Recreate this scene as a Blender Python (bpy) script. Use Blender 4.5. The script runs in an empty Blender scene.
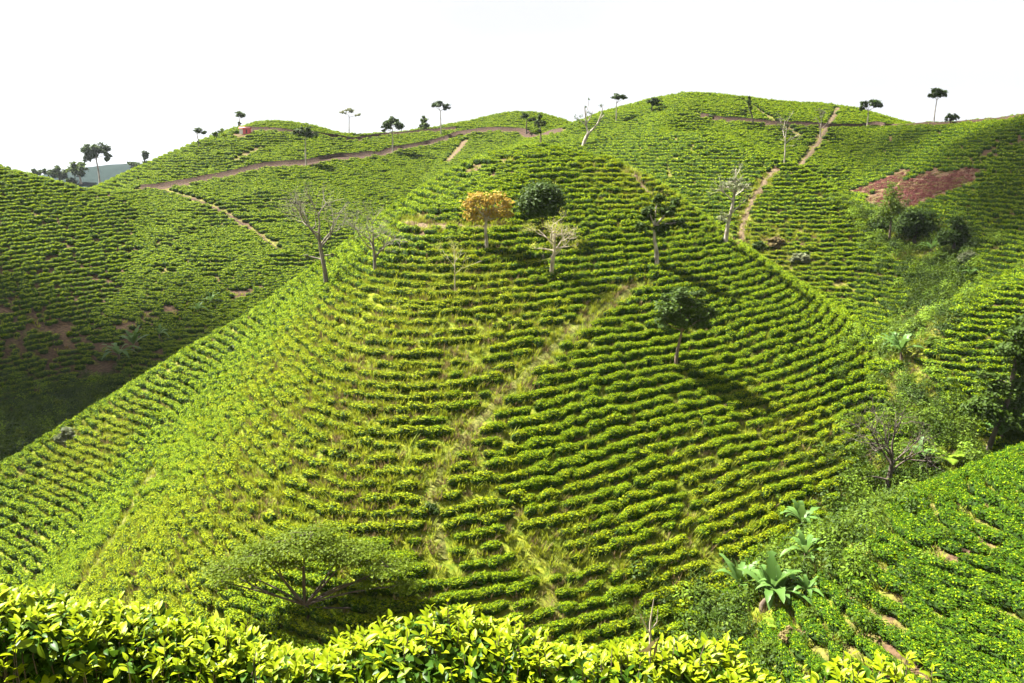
import bpy, math, random
import numpy as np
from mathutils import Vector, Matrix
SC = bpy.context.scene
COL = SC.collection
rng = np.random.default_rng(7)
random.seed(7)
# ------------------------------------------------------------------ camera
PITCH = math.atan(191.5/887.0)
cd = bpy.data.cameras.new('camera'); cam = bpy.data.objects.new('camera', cd); COL.objects.link(cam)
cd.sensor_width = 36.0; cd.lens = 36.0*887.0/1024.0; cd.clip_start = .1; cd.clip_end = 9000
cam.location = (0, 0, 0); cam.rotation_euler = (math.pi/2-PITCH, 0, 0)
SC.camera = cam
# ------------------------------------------------------------------ sky and sun
SUN_EL, SUN_AZ = math.radians(58), math.radians(-68)     # azimuth from +Y, negative = left
w = bpy.data.worlds.new('World'); SC.world = w; w.use_nodes = True
nt = w.node_tree; nt.nodes.clear()
sky = nt.nodes.new('ShaderNodeTexSky'); sky.sky_type = 'NISHITA'; sky.sun_disc = False
sky.sun_elevation = SUN_EL; sky.sun_rotation = SUN_AZ; sky.dust_density = 4.0; sky.air_density = 1.0; sky.altitude = 1200
hs = nt.nodes.new('ShaderNodeHueSaturation'); hs.inputs['Saturation'].default_value = .30
tc = nt.nodes.new('ShaderNodeTexCoord'); mp = nt.nodes.new('ShaderNodeMapping'); mp.inputs['Scale'].default_value = (1, 1, 3.0)
nz = nt.nodes.new('ShaderNodeTexNoise'); nz.inputs['Scale'].default_value = 3.4; nz.inputs['Detail'].default_value = 6
rp = nt.nodes.new('ShaderNodeMapRange'); rp.inputs['From Min'].default_value = .35; rp.inputs['From Max'].default_value = .65
mx = nt.nodes.new('ShaderNodeMix'); mx.data_type = 'RGBA'
mx.inputs['B'].default_value = (2.62, 2.67, 2.78, 1)        # thin bright cloud
mfac = nt.nodes.new('ShaderNodeMapRange'); mfac.inputs['To Min'].default_value = .88; mfac.inputs['To Max'].default_value = 1.0
bg = nt.nodes.new('ShaderNodeBackground'); bg.inputs['Strength'].default_value = .05
ow = nt.nodes.new('ShaderNodeOutputWorld')
L = nt.links.new
L(sky.outputs[0], hs.inputs['Color']); L(tc.outputs['Generated'], mp.inputs[0]); L(mp.outputs[0], nz.inputs['Vector'])
L(nz.outputs[0], rp.inputs[0]); L(rp.outputs[0], mfac.inputs[0]); L(mfac.outputs[0], mx.inputs['Factor'])
L(hs.outputs[0], mx.inputs['A']); L(mx.outputs['Result'], bg.inputs['Color']); L(bg.outputs[0], ow.inputs[0])
sl = bpy.data.lights.new('sun', 'SUN'); sl.energy = 5.0; sl.angle = math.radians(.5); sl.color = (1, .95, .86)
so = bpy.data.objects.new('sun', sl); COL.objects.link(so)
sd = Vector((math.cos(SUN_EL)*math.sin(SUN_AZ), math.cos(SUN_EL)*math.cos(SUN_AZ), math.sin(SUN_EL)))
so.rotation_euler = sd.to_track_quat('Z', 'Y').to_euler(); so.location = (-60, 30, 80)
vs = SC.view_settings; vs.view_transform = 'Standard'; vs.look = 'None'; vs.gamma = 1; vs.use_curve_mapping = False
vs.exposure = 2.85
SC.cycles.max_bounces = 6; SC.cycles.diffuse_bounces = 3; SC.cycles.transmission_bounces = 4; SC.cycles.transparent_max_bounces = 24
SC.cycles.volume_bounces = 0
FPX=887.0; CX,CY=512.0,341.5
PITCH=math.atan(191.5/FPX)
cp,sp=math.cos(PITCH),math.sin(PITCH)
def ray(u,v):
    a=(np.asarray(u,float)-CX)/FPX; b=-(np.asarray(v,float)-CY)/FPX
    # camera forward (0,cp,-sp), up (0,sp,cp)
    return np.stack([a,cp+b*sp,-sp+b*cp],-1)
def P(u,v,Y):
    d=ray(u,v); return d*(Y/d[...,1])[...,None] if d.ndim>1 else d*(Y/d[1])
def project(x,y,z):
    f=y*cp-z*sp; up=y*sp+z*cp
    return CX+FPX*x/f, CY-FPX*up/f, f
def catmull(p,n=6):
    p=np.asarray(p,float); q=np.vstack([2*p[0]-p[1],p,2*p[-1]-p[-2]]); out=[]
    for i in range(1,len(q)-2):
        for t in np.linspace(0,1,n,endpoint=False):
            a,b,c,d=q[i-1],q[i],q[i+1],q[i+2]
            out.append(.5*((2*b)+(c-a)*t+(2*a-5*b+4*c-d)*t*t+(3*b-a-3*c+d)*t**3))
    out.append(q[-2]); return np.array(out)
# ridges: crest points (u,v,Y); flank slopes left/right of travel direction; roundness r
RIDGES=[
 # main hill
 ('A',[(615,168,130),(575,166,116),(540,165,104)],.95,.95,6),
 ('A',[(540,164,105),(500,172,97),(455,205,86),(418,300,70),(390,420,57.5),(368,540,49),(350,640,43)],.58,1.0,8),
 ('A',[(530,162,105),(495,160,104.5),(465,170,103),(400,215,99),(300,286,94),(200,349,89),(100,412,85),(0,472,81),(-120,545,78)],.62,1.1,4),
 ('A',[(540,162,105),(575,160,104.5),(612,168,103),(652,202,99),(740,296,93),(800,356,88),(860,402,83),(935,456,77),(975,495,72)],1.1,.62,5),
 # left slope
 ('B',[(-400,90,120),(-200,125,135),(-80,150,145),(0,172,150),(60,188,156),(110,193,163),(150,190,172)],.55,.62,8),
 # back hill
 ('C',[(150,190,172),(190,162,188),(250,129,203),(285,122,210),(335,132,214),(400,132,220),(470,122,228),(525,112,232),(575,126,225),(605,132,214)],.5,.33,6),
 # right summit
 ('D',[(605,134,214),(640,107,205),(690,94,200),(780,100,203),(835,107,205),(880,118,203)],.5,.36,8),
 ('D',[(690,100,196),(660,130,165),(710,134,150),(760,154,138),(795,175,130),(860,226,119),(935,276,109),(960,298,104)],.8,.56,4),
 # right back slope
 ('E',[(835,108,205),(880,122,190),(935,122,170),(1024,114,150),(1150,85,130),(1350,40,115)],.5,.52,6),
 # mid right spur
 ('F',[(1250,170,95),(1120,230,92),(1024,276,88),(960,312,84),(915,362,79),(895,400,74)],.58,1.0,3),
 # near right spur
 ('R',[(1500,270,62),(1250,390,55),(1120,435,52),(1024,470,50),(955,500,48),(905,530,45.5),(878,580,42.5),(862,635,39.5),(852,700,36),(840,800,32)],.05,1.0,4),
 # far blue hill
 ('H',[(-150,178,480),(30,176,450),(100,165,430),(170,162,420),(240,168,430),(400,190,450)],.4,.35,20),
]
def prep():
    out=[]
    for tag,pts,sl,sr,r in RIDGES:
        w=np.array([P(u,v,Y) for u,v,Y in pts]); out.append((tag,catmull(w),sl,sr,r))
    return out
RW=prep()
def ridge_h(x,y,c,sl,sr,r):
    h=np.full(x.shape,-1e9)
    for a,b in zip(c[:-1],c[1:]):
        dx,dy=b[0]-a[0],b[1]-a[1]; L2=dx*dx+dy*dy
        t=np.clip(((x-a[0])*dx+(y-a[1])*dy)/L2,0,1)
        ex,ey=x-a[0]-t*dx,y-a[1]-t*dy
        d=np.sqrt(ex*ex+ey*ey)+1e-9
        side=(dx*ey-dy*ex)/math.sqrt(L2)/d   # + = left of travel
        s=(sl+sr)/2+(sl-sr)/2*side
        h=np.maximum(h,a[2]+t*(b[2]-a[2])-s*(np.sqrt(d*d+r*r)-r))
    return h
def smax(hs,k):
    m=np.max(hs,0); return m+k*np.log(np.sum(np.exp((np.array(hs)-m)/k),0))
def vnoise(x,y,seed=0):
    def h(i,j):
        n=(i*374761393+j*668265263+seed*1442695041)&0xffffffff
        n=((n^(n>>13))*1274126177)&0xffffffff
        return ((n^(n>>16))&0xffff)/65535.0
    xi,yi=np.floor(x).astype(np.int64),np.floor(y).astype(np.int64); fx,fy=x-xi,y-yi
    fx=fx*fx*(3-2*fx); fy=fy*fy*(3-2*fy)
    return (h(xi,yi)*(1-fx)+h(xi+1,yi)*fx)*(1-fy)+(h(xi,yi+1)*(1-fx)+h(xi+1,yi+1)*fx)*fy
def fbm(x,y,seed=0,o=4):
    s=0;a=.5;n=0
    for i in range(o):
        s=s+a*vnoise(x,y,seed+i*17);n+=a;a*=.5;x=x*2.03+5.1;y=y*2.03+3.7
    return s/n
KA=4.0
def H(x,y,layers=False):
    x=np.asarray(x,float);y=np.asarray(y,float)
    groups={}
    for tag,c,sl,sr,r in RW: groups.setdefault(tag,[]).append(ridge_h(x,y,c,sl,sr,r))
    hs=[]
    for t,l in groups.items():
        hs.append(l[0] if len(l)==1 else smax(l,1.6 if t=='A' else 1.0))
    # camera hillside: bench that falls away
    g=-1.7-.9*(np.sqrt(np.maximum(y-1.0,0)**2+1)-1)
    g=np.where(g<-60,-60,g); hs.append(g)
    hs.append(np.full(x.shape,-37.0))
    tags=list(groups)+['G','V']
    hs=np.array(hs)
    far=np.clip((np.hypot(x,y)-20)/40,0,1)
    n=(fbm(x/14,y/14,3)-.5)*1.6*far+(fbm(x/45,y/45,9)-.5)*3*far
    z=smax(hs,.8)+n*.6-.55*far
    rr=np.hypot(x,y); z=z-.16*np.minimum(np.maximum(rr-520,0),680)-.028*np.maximum(rr-1200,0)
    if layers: return z,tags,hs
    return z
# ------------------------------------------------------------------ terrain grid, ray casting
AZ = np.radians(np.linspace(-47, 47, 641)); RR = np.geomspace(2.2, 720, 820)
def polar(F, x, y):
    a = np.arctan2(x, y); r = np.hypot(x, y)
    i = np.clip((a-AZ[0])/(AZ[1]-AZ[0]), 0, len(AZ)-1.001); j = np.clip(np.log(np.maximum(r, .1)/RR[0])/math.log(RR[1]/RR[0]), 0, len(RR)-1.001)
    i0 = i.astype(int); j0 = j.astype(int); fi = i-i0; fj = j-j0
    return (F[i0, j0]*(1-fi)+F[i0+1, j0]*fi)*(1-fj)+(F[i0, j0+1]*(1-fi)+F[i0+1, j0+1]*fi)*fj
_A, _R = np.meshgrid(AZ, RR, indexing='ij')
GX, GY = _R*np.sin(_A), _R*np.cos(_A)
GZ, LTAGS, GL = H(GX, GY, True)
GLAB = np.argmax(GL, 0)
def ground(x, y):
    return H(np.atleast_1d(np.asarray(x, float)), np.atleast_1d(np.asarray(y, float)))
def gz1(x, y): return float(ground(x, y)[0])
def cast(u, v):
    """first point of the land along the sight line through (u, v)"""
    for dv in range(0, 60):
        d = ray(u, v+dv); d = d/math.hypot(d[0], d[1])
        z = polar(GZ, d[0]*RR, d[1]*RR); below = np.argwhere(d[2]*RR < z)[:, 0]
        below = below[RR[below] > 12]
        if len(below):
            k = below[0]
            r = RR[k]
            if k > 0:
                a = d[2]*RR[k-1]-z[k-1]; b = z[k]-d[2]*RR[k]
                r = RR[k-1]+(RR[k]-RR[k-1])*a/max(a+b, 1e-6)
            x, y = d[0]*r, d[1]*r
            return np.array([x, y, gz1(x, y)])
    raise ValueError((u, v))
def px_m(p): return (p[1]*cp-p[2]*sp)/FPX            # metres per picture pixel at a point
def grad(x, y, e=.6):
    return (ground(x+e, y)-ground(x-e, y))/(2*e), (ground(x, y+e)-ground(x, y-e))/(2*e)
def world_line(pts): return np.array([cast(u, v) for u, v in pts])
def near_line(x, y, c):
    d = np.full(x.shape, 1e9)
    for a, b in zip(c[:-1], c[1:]):
        dx, dy = b[0]-a[0], b[1]-a[1]; t = np.clip(((x-a[0])*dx+(y-a[1])*dy)/(dx*dx+dy*dy+1e-9), 0, 1)
        d = np.minimum(d, np.hypot(x-a[0]-t*dx, y-a[1]-t*dy))
    return d
# footpaths and cart tracks: (points, half width, label)
PATHS = [
 ([(140,190),(190,183.5),(230,176),(263,168),(306,165),(357,158),(392,151.5),(441,142),(458,135),(485,131.5),(523,132.5),(560,133)], 1.0, 'brown cart track cut across the back hill'),
 ([(250,131),(288,133.5),(332,138),(382,136.5),(420,133),(458,130)], .7, 'upper brown track along the back hill'),
 ([(466,141),(448,162)], .8, 'short footpath dropping behind the main hill'),
 ([(163,190),(203,203),(230,216),(256,233),(279,251)], .3, 'narrow footpath down the left slope'),
 ([(236,161),(260,149)], .5, 'footpath under the red hut'),
 ([(839,104),(827,128),(817,145),(800,167)], .45, 'pale footpath down from the summit'),
 ([(776,170),(758,191),(744,218),(731,243)], .5, 'reddish footpath down the spur'),
 ([(700,117),(725,122),(779,126),(833,128),(877,125),(928,120.5),(975,116),(1023,113.5)], .6, 'dark track round the right summit'),
 ([(735,97),(776,123),(801,137)], .4, 'faint footpath across the summit'),
 ([(640,285),(600,311),(560,341),(540,361),(510,391),(470,431),(440,471),(430,491),(440,541),(445,571)], .4, 'grassy footpath down the middle of the main hill'),
 ([(396,225),(425,227),(450,228),(474,227.5),(500,226)], .4, 'bare earth bank near the top of the main hill'),
 ([(622,167),(635,180),(648,193)], .5, 'earth footpath behind the main hill'),
 ([(153,470),(120,530),(83,586)], .5, 'faint grassy footpath down the left flank'),
]
PW = [(world_line(p), hw, lab) for p, hw, lab in PATHS]
# soft ground patches: (u, v, radius m, strength)
def blobs(l): return [(cast(u, v), r, s) for u, v, r, s in l]
GRASSY = blobs([(330,420,9,.9),(250,480,9,.9),(200,540,7,.8),(400,330,9,.8),(470,300,7,.6),(350,510,6,.9),(420,480,5,.7),(300,350,7,.7),(120,560,5,.8),
                (560,140,8,.5),(640,190,6,.5),(720,500,5,.6),(800,440,6,.5),(760,260,7,.6),(600,560,5,.5),(540,560,4,.5),(60,430,3,.9),(90,455,4,.9),(330,540,4,.7),(700,600,5,.7)])
BARE = blobs([(90,350,12,.48),(40,390,9,.48),(150,320,9,.36),(230,290,7,.4),(20,340,12,.42),(100,300,14,.3),(490,170,4,.7),(440,225,4,.6),(560,580,4,.5),(480,520,4,.4),
              (900,140,8,.3),(780,265,6,.6),(980,160,10,.45),(990,230,5,.3),(960,560,1.5,.35)])
RED = blobs([(884,184,4.5,.95),(902,190,5,1),(922,192,5.5,1),(943,186,4.5,1)])
VALLEY = [world_line([(868,215),(900,235),(940,262),(940,285),(925,320),(905,350)]), world_line([(905,385),(940,430),(955,450),(900,480),(860,515),(825,545),(790,580),(755,610),(725,640)]),
          world_line([(2,446),(40,425),(90,398)])]
def field(bl, x, y):
    f = np.zeros(x.shape)
    for c, r, s in bl: f = np.maximum(f, s*np.exp(-((x-c[0])**2+(y-c[1])**2)/(r*r)))
    return f
def valley_d(x, y):
    d = np.full(x.shape, 1e9)
    for c in VALLEY: d = np.minimum(d, near_line(x, y, c))
    return d
def path_d(x, y):
    d = np.full(x.shape, 1e9)
    for c, hw, lab in PW: d = np.minimum(d, near_line(x, y, c)-hw)
    return d
# ------------------------------------------------------------------ helpers
def tag(o, label=None, cat=None, group=None, kind=None):
    if label: o['label'] = label
    if cat: o['category'] = cat
    if group: o['group'] = group
    if kind: o['kind'] = kind
    return o
def empty(name, loc, label=None, cat=None, group=None):
    o = bpy.data.objects.new(name, None); COL.objects.link(o); o.location = loc; o.empty_display_size = .2
    return tag(o, label, cat, group)
class MB:
    """collects quads / triangles with a material index and a per-point 'tip' value"""
    def __init__(s): s.v = []; s.f4 = []; s.f3 = []; s.m4 = []; s.m3 = []; s.t = []; s.n = 0
    def add(s, v, f, m=0, tip=0.0):
        v = np.asarray(v, float).reshape(-1, 3); f = np.asarray(f, int)
        s.v.append(v); s.t.append(np.broadcast_to(np.asarray(tip, float), (len(v),)))
        if f.shape[1] == 4: s.f4.append(f+s.n); s.m4.append(np.full(len(f), m))
        else: s.f3.append(f+s.n); s.m3.append(np.full(len(f), m))
        s.n += len(v)
    def mesh(s, name, mats, smooth=False):
        me = bpy.data.meshes.new(name); v = np.vstack(s.v)
        f4 = np.vstack(s.f4) if s.f4 else np.zeros((0, 4), int); f3 = np.vstack(s.f3) if s.f3 else np.zeros((0, 3), int)
        me.vertices.add(len(v)); me.vertices.foreach_set('co', v.astype(np.float32).ravel())
        lp = np.concatenate([f4.ravel(), f3.ravel()]); me.loops.add(len(lp)); me.loops.foreach_set('vertex_index', lp.astype(np.int32))
        st = np.concatenate([np.arange(len(f4))*4, len(f4)*4+np.arange(len(f3))*3]).astype(np.int32)
        me.polygons.add(len(st)); me.polygons.foreach_set('loop_start', st)
        mi = np.concatenate([np.concatenate(s.m4) if s.m4 else [], np.concatenate(s.m3) if s.m3 else []]).astype(np.int32)
        for m in mats: me.materials.append(m)
        me.polygons.foreach_set('material_index', mi)
        me.polygons.foreach_set('use_smooth', np.full(len(st), smooth))
        a = me.attributes.new('tip', 'FLOAT', 'POINT'); a.data.foreach_set('value', np.concatenate(s.t).astype(np.float32))
        me.update(calc_edges=True)
        return me
    def build(s, name, mats, parent=None, smooth=False):
        o = bpy.data.objects.new(name, s.mesh(name, mats if isinstance(mats, list) else [mats], smooth)); COL.objects.link(o)
        if parent: o.parent = parent
        return o
def unit(a): return a/(np.linalg.norm(a, axis=-1, keepdims=True)+1e-9)
def leaves(mb, c, nrm, size, asp=.5, m=0, tip=0.0, droop=0.0):
    """rhombic leaves: centre, facing, length"""
    c = np.asarray(c, float); n = unit(np.asarray(nrm, float)); k = len(c); size = np.broadcast_to(size, (k,))[:, None]
    r = rng.normal(size=(k, 3)); t = unit(r-(r*n).sum(1, keepdims=True)*n); t[:, 2] -= droop; t = unit(t); b = np.cross(n, t)
    V = np.stack([c-t*size*.5, c+b*size*asp*.5, c+t*size*.5, c-b*size*asp*.5], 1).reshape(-1, 3)
    mb.add(V, np.arange(k*4).reshape(-1, 4), m, np.repeat(np.broadcast_to(tip, (k,)), 4))
def tube(mb, pts, rad, n=6, m=0):
    pts = np.asarray(pts, float); k = len(pts); rad = np.broadcast_to(rad, (k,))
    d = unit(np.gradient(pts, axis=0)); a = np.array([.31, .95, .1]); s = unit(np.cross(d, a)); q = np.cross(d, s)
    an = np.linspace(0, 2*math.pi, n, endpoint=False)
    V = pts[:, None]+rad[:, None, None]*(np.cos(an)[None, :, None]*s[:, None]+np.sin(an)[None, :, None]*q[:, None])
    i = np.arange(k-1)[:, None]*n; j = np.arange(n)[None]; j2 = (j+1) % n
    F = np.stack([i+j, i+j2, i+n+j2, i+n+j], -1).reshape(-1, 4)
    mb.add(V, F, m); 
def ball(mb, c, r, m=0, seg=10, rings=7, jit=.12, tip=0.0):
    c = np.asarray(c, float); r = np.broadcast_to(np.asarray(r, float), (3,))
    th = np.linspace(0, math.pi, rings+1); ph = np.linspace(0, 2*math.pi, seg, endpoint=False)
    V = np.stack([np.sin(th)[:, None]*np.cos(ph), np.sin(th)[:, None]*np.sin(ph), np.cos(th)[:, None]+0*ph], -1)
    V = V*(1+jit*(rng.random((rings+1, seg, 1))-.5)*np.sin(th)[:, None, None])*r+c
    i = np.arange(rings)[:, None]*seg; j = np.arange(seg)[None]; j2 = (j+1) % seg
    mb.add(V.reshape(-1, 3), np.stack([i+j, i+seg+j, i+seg+j2, i+j2], -1).reshape(-1, 4), m, tip)
# ------------------------------------------------------------------ materials
def mat(name):
    m = bpy.data.materials.new(name); m.use_nodes = True; t = m.node_tree; b = t.nodes['Principled BSDF']; return m, t, b
def leaf_mat(name, lo, hi, tip=None, trans=.35, rough=.6, spec=.12, tcol=None):
    """leaf colours vary leaf by leaf and plant by plant; 'tip' marks young shoots"""
    m, t, b = mat(name); N = t.nodes.new; K = t.links.new
    g = N('ShaderNodeNewGeometry'); oi = N('ShaderNodeObjectInfo')
    ad = N('ShaderNodeMath'); ad.operation = 'MULTIPLY_ADD'; ad.inputs[1].default_value = .6
    K(g.outputs['Random Per Island'], ad.inputs[0]); m2 = N('ShaderNodeMath'); m2.operation = 'MULTIPLY'; m2.inputs[1].default_value = .4
    K(oi.outputs['Random'], m2.inputs[0]); K(m2.outputs[0], ad.inputs[2])
    r = N('ShaderNodeMix'); r.data_type = 'RGBA'; r.inputs['A'].default_value = (*lo, 1); r.inputs['B'].default_value = (*hi, 1); K(ad.outputs[0], r.inputs['Factor'])
    col = r.outputs['Result']
    if tip:
        at = N('ShaderNodeAttribute'); at.attribute_name = 'tip'
        r2 = N('ShaderNodeMix'); r2.data_type = 'RGBA'; r2.inputs['B'].default_value = (*tip, 1); K(at.outputs['Fac'], r2.inputs['Factor']); K(col, r2.inputs['A']); col = r2.outputs['Result']
    K(col, b.inputs['Base Color']); b.inputs['Roughness'].default_value = rough; b.inputs['Specular IOR Level'].default_value = spec
    tr = N('ShaderNodeBsdfTranslucent'); hv = N('ShaderNodeHueSaturation'); hv.inputs['Value'].default_value = 1.3; hv.inputs['Hue'].default_value = .485; K(col, hv.inputs['Color']); K(hv.outputs[0], tr.inputs['Color'])
    ms = N('ShaderNodeMixShader'); ms.inputs[0].default_value = trans; K(b.outputs[0], ms.inputs[1]); K(tr.outputs[0], ms.inputs[2])
    K(ms.outputs[0], t.nodes['Material Output'].inputs['Surface'])
    return m
def bark_mat(name, a, b_, scale=3.0):
    m, t, b = mat(name); N = t.nodes.new; K = t.links.new
    tc = N('ShaderNodeTexCoord'); nz = N('ShaderNodeTexNoise'); nz.inputs['Scale'].default_value = scale; nz.inputs['Detail'].default_value = 6
    mp = N('ShaderNodeMapping'); mp.inputs['Scale'].default_value = (1, 1, .35); K(tc.outputs['Object'], mp.inputs[0]); K(mp.outputs[0], nz.inputs['Vector'])
    r = N('ShaderNodeValToRGB'); r.color_ramp.elements[0].position = .35; r.color_ramp.elements[1].position = .65
    r.color_ramp.elements[0].color = (*a, 1); r.color_ramp.elements[1].color = (*b_, 1); K(nz.outputs[0], r.inputs[0]); K(r.outputs[0], b.inputs['Base Color'])
    b.inputs['Roughness'].default_value = .9; bp = N('ShaderNodeBump'); bp.inputs['Strength'].default_value = .5; bp.inputs['Distance'].default_value = .05; K(nz.outputs[0], bp.inputs['Height']); K(bp.outputs[0], b.inputs['Normal'])
    return m
def soil_mat(name, cols, scale=.8, attr=False):
    m, t, b = mat(name); N = t.nodes.new; K = t.links.new
    tc = N('ShaderNodeTexCoord'); n1 = N('ShaderNodeTexNoise'); n1.inputs['Scale'].default_value = scale; n1.inputs['Detail'].default_value = 8; n1.inputs['Roughness'].default_value = .7; K(tc.outputs['Object'], n1.inputs['Vector'])
    n2 = N('ShaderNodeTexNoise'); n2.inputs['Scale'].default_value = scale*6; n2.inputs['Detail'].default_value = 6; K(tc.outputs['Object'], n2.inputs['Vector'])
    def ramp(src, a, c, p0=.35, p1=.65):
        r = N('ShaderNodeValToRGB'); r.color_ramp.elements[0].position = p0; r.color_ramp.elements[1].position = p1
        r.color_ramp.elements[0].color = (*a, 1); r.color_ramp.elements[1].color = (*c, 1); K(src, r.inputs[0]); return r.outputs[0]
    def mixc(f, a, c):
        x = N('ShaderNodeMix'); x.data_type = 'RGBA'; K(f, x.inputs['Factor']); K(a, x.inputs['A']); K(c, x.inputs['B']); return x.outputs['Result']
    col = ramp(n2.outputs[0], cols[0], cols[1])
    if attr:
        A = N('ShaderNodeAttribute'); A.attribute_name = 'ground'; sx = N('ShaderNodeSeparateColor'); K(A.outputs['Color'], sx.inputs[0])
        grass = ramp(n2.outputs[0], (.045, .075, .004), (.165, .18, .016))
        nn = N('ShaderNodeMath'); nn.operation = 'ADD'; K(n1.outputs[0], nn.inputs[0]); K(sx.outputs[0], nn.inputs[1])
        mr = N('ShaderNodeMapRange'); mr.inputs['From Min'].default_value = .55; mr.inputs['From Max'].default_value = .85; K(nn.outputs[0], mr.inputs[0])
        col = mixc(mr.outputs[0], col, grass)
        red = ramp(n2.outputs[0], (.035, .017, .012), (.105, .058, .042)); col = mixc(sx.outputs[1], col, red)
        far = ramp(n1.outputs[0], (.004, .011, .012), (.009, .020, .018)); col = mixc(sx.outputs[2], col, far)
    K(col, b.inputs['Base Color']); b.inputs['Roughness'].default_value = .95; b.inputs['Specular IOR Level'].default_value = .1
    bp = N('ShaderNodeBump'); bp.inputs['Strength'].default_value = .6; bp.inputs['Distance'].default_value = .08; K(n2.outputs[0], bp.inputs['Height']); K(bp.outputs[0], b.inputs['Normal'])
    return m
M = {}
M['tea'] = leaf_mat('tea_leaf', (.014, .050, .002), (.052, .105, .002), (.182, .245, .002), .28, .65, .06)
M['tea_yellow'] = leaf_mat('sun_painted_tea_leaf', (.028, .066, .002), (.085, .130, .003), (.225, .265, .003), .30, .65, .06)  # lighter, yellower copy of the tea leaf with sunlight painted into the colour
M['tea_core'] = leaf_mat('tea_shade_leaf', (.010, .024, .003), (.022, .045, .004), None, .05, .8, .1)  # darker tea green; shade inside the bushes is painted into the colour
M['hedge'] = leaf_mat('hedge_leaf', (.012, .040, .003), (.045, .100, .005), (.185, .24, .003), .28, .42, .12)
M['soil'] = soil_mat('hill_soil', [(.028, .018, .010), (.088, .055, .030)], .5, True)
M['path'] = soil_mat('path_earth', [(.042, .031, .018), (.125, .090, .052)], .9)
M['dark_path'] = soil_mat('dark_track_earth', [(.018, .012, .009), (.068, .043, .029)], .9)
M['grass_path'] = soil_mat('grassy_path_earth', [(.05, .06, .012), (.13, .13, .03)], .9)
M['bark'] = bark_mat('brown_bark', (.05, .035, .025), (.17, .12, .08))
M['pale_bark'] = bark_mat('pale_bark', (.13, .11, .085), (.36, .32, .27))
M['dark_bark'] = bark_mat('dark_bark', (.025, .018, .014), (.075, .055, .04))
M['grey_bark'] = bark_mat('grey_bark', (.06, .05, .038), (.17, .145, .115))
M['dead_wood'] = bark_mat('dead_wood', (.16, .13, .09), (.38, .33, .25))
M['dark_leaf'] = leaf_mat('dark_leaf', (.014, .032, .003), (.040, .072, .005), None, .2)
M['mid_leaf'] = leaf_mat('mid_leaf', (.032, .062, .004), (.080, .125, .007), None, .3)
M['fine_leaf'] = leaf_mat('fine_leaf', (.055, .090, .004), (.125, .175, .008), None, .4)
M['orange_leaf'] = leaf_mat('orange_leaf', (.22, .15, .02), (.36, .28, .045), None, .35)
M['grey_leaf'] = leaf_mat('grey_leaf', (.07, .09, .045), (.15, .16, .08), None, .3)
M['pale_leaf'] = leaf_mat('pale_leaf', (.13, .16, .015), (.25, .28, .03), None, .4)
M['banana'] = leaf_mat('banana_leaf', (.04, .10, .015), (.10, .18, .04), None, .35, .45, .2)
M['fern'] = leaf_mat('fern_leaf', (.08, .15, .01), (.17, .26, .02), None, .4)
M['dry'] = leaf_mat('dry_leaf', (.075, .058, .02), (.17, .135, .055), None, .3, .8)
M['red_brush'] = leaf_mat('red_brush', (.05, .014, .013), (.15, .06, .05), None, .2, .9, .1)
M['grass'] = leaf_mat('grass_blade', (.08, .13, .005), (.225, .25, .018), None, .35, .7, .2)
# ------------------------------------------------------------------ the land
def build_land():
    a = np.concatenate([np.linspace(-180, -50, 40, endpoint=False), np.linspace(-50, 50, 760), np.linspace(50, 180, 41)[1:-1]])
    az = np.radians(a); r = np.concatenate([[.0, .8], np.geomspace(1.6, 700, 700), np.geomspace(760, 4200, 14)])
    A, R = np.meshgrid(az, r, indexing='ij'); x, y = R*np.sin(A), R*np.cos(A)
    z, tags, hsl = H(x, y, True)
    n, k = x.shape
    i = np.arange(n)[:, None]; j = np.arange(k-1)[None]; i2 = (i+1) % n
    F = np.stack([i*k+j, i2*k+j, i2*k+j+1, i*k+j+1], -1).reshape(-1, 4)
    mb = MB(); mb.add(np.stack([x, y, z], -1).reshape(-1, 3), F[:, ::-1] if False else F)
    me = mb.mesh('hill_ground', [M['soil']], True)
    xf, yf = x.ravel(), y.ravel()
    g = .04+.22*fbm(xf/9, yf/9, 21)+field(GRASSY, xf, yf)*.45-field(BARE, xf, yf)*.45+.12*np.clip(1-valley_d(xf, yf)/6, 0, 1)
    top = np.argmax(hsl, 0).ravel(); g -= .12*(top == tags.index('B')); g += .14*(top == tags.index('A'))
    rd = np.clip(field(RED, xf, yf)*2.2-.5+.7*(fbm(xf/3, yf/3, 5)-.5), 0, 1)
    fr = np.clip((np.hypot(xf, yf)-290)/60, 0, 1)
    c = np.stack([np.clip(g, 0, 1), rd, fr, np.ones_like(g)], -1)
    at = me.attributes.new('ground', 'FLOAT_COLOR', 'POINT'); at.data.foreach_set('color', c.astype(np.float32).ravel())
    me.flip_normals()
    o = bpy.data.objects.new('ground', me); COL.objects.link(o); tag(o, kind='structure')
build_land()
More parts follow.
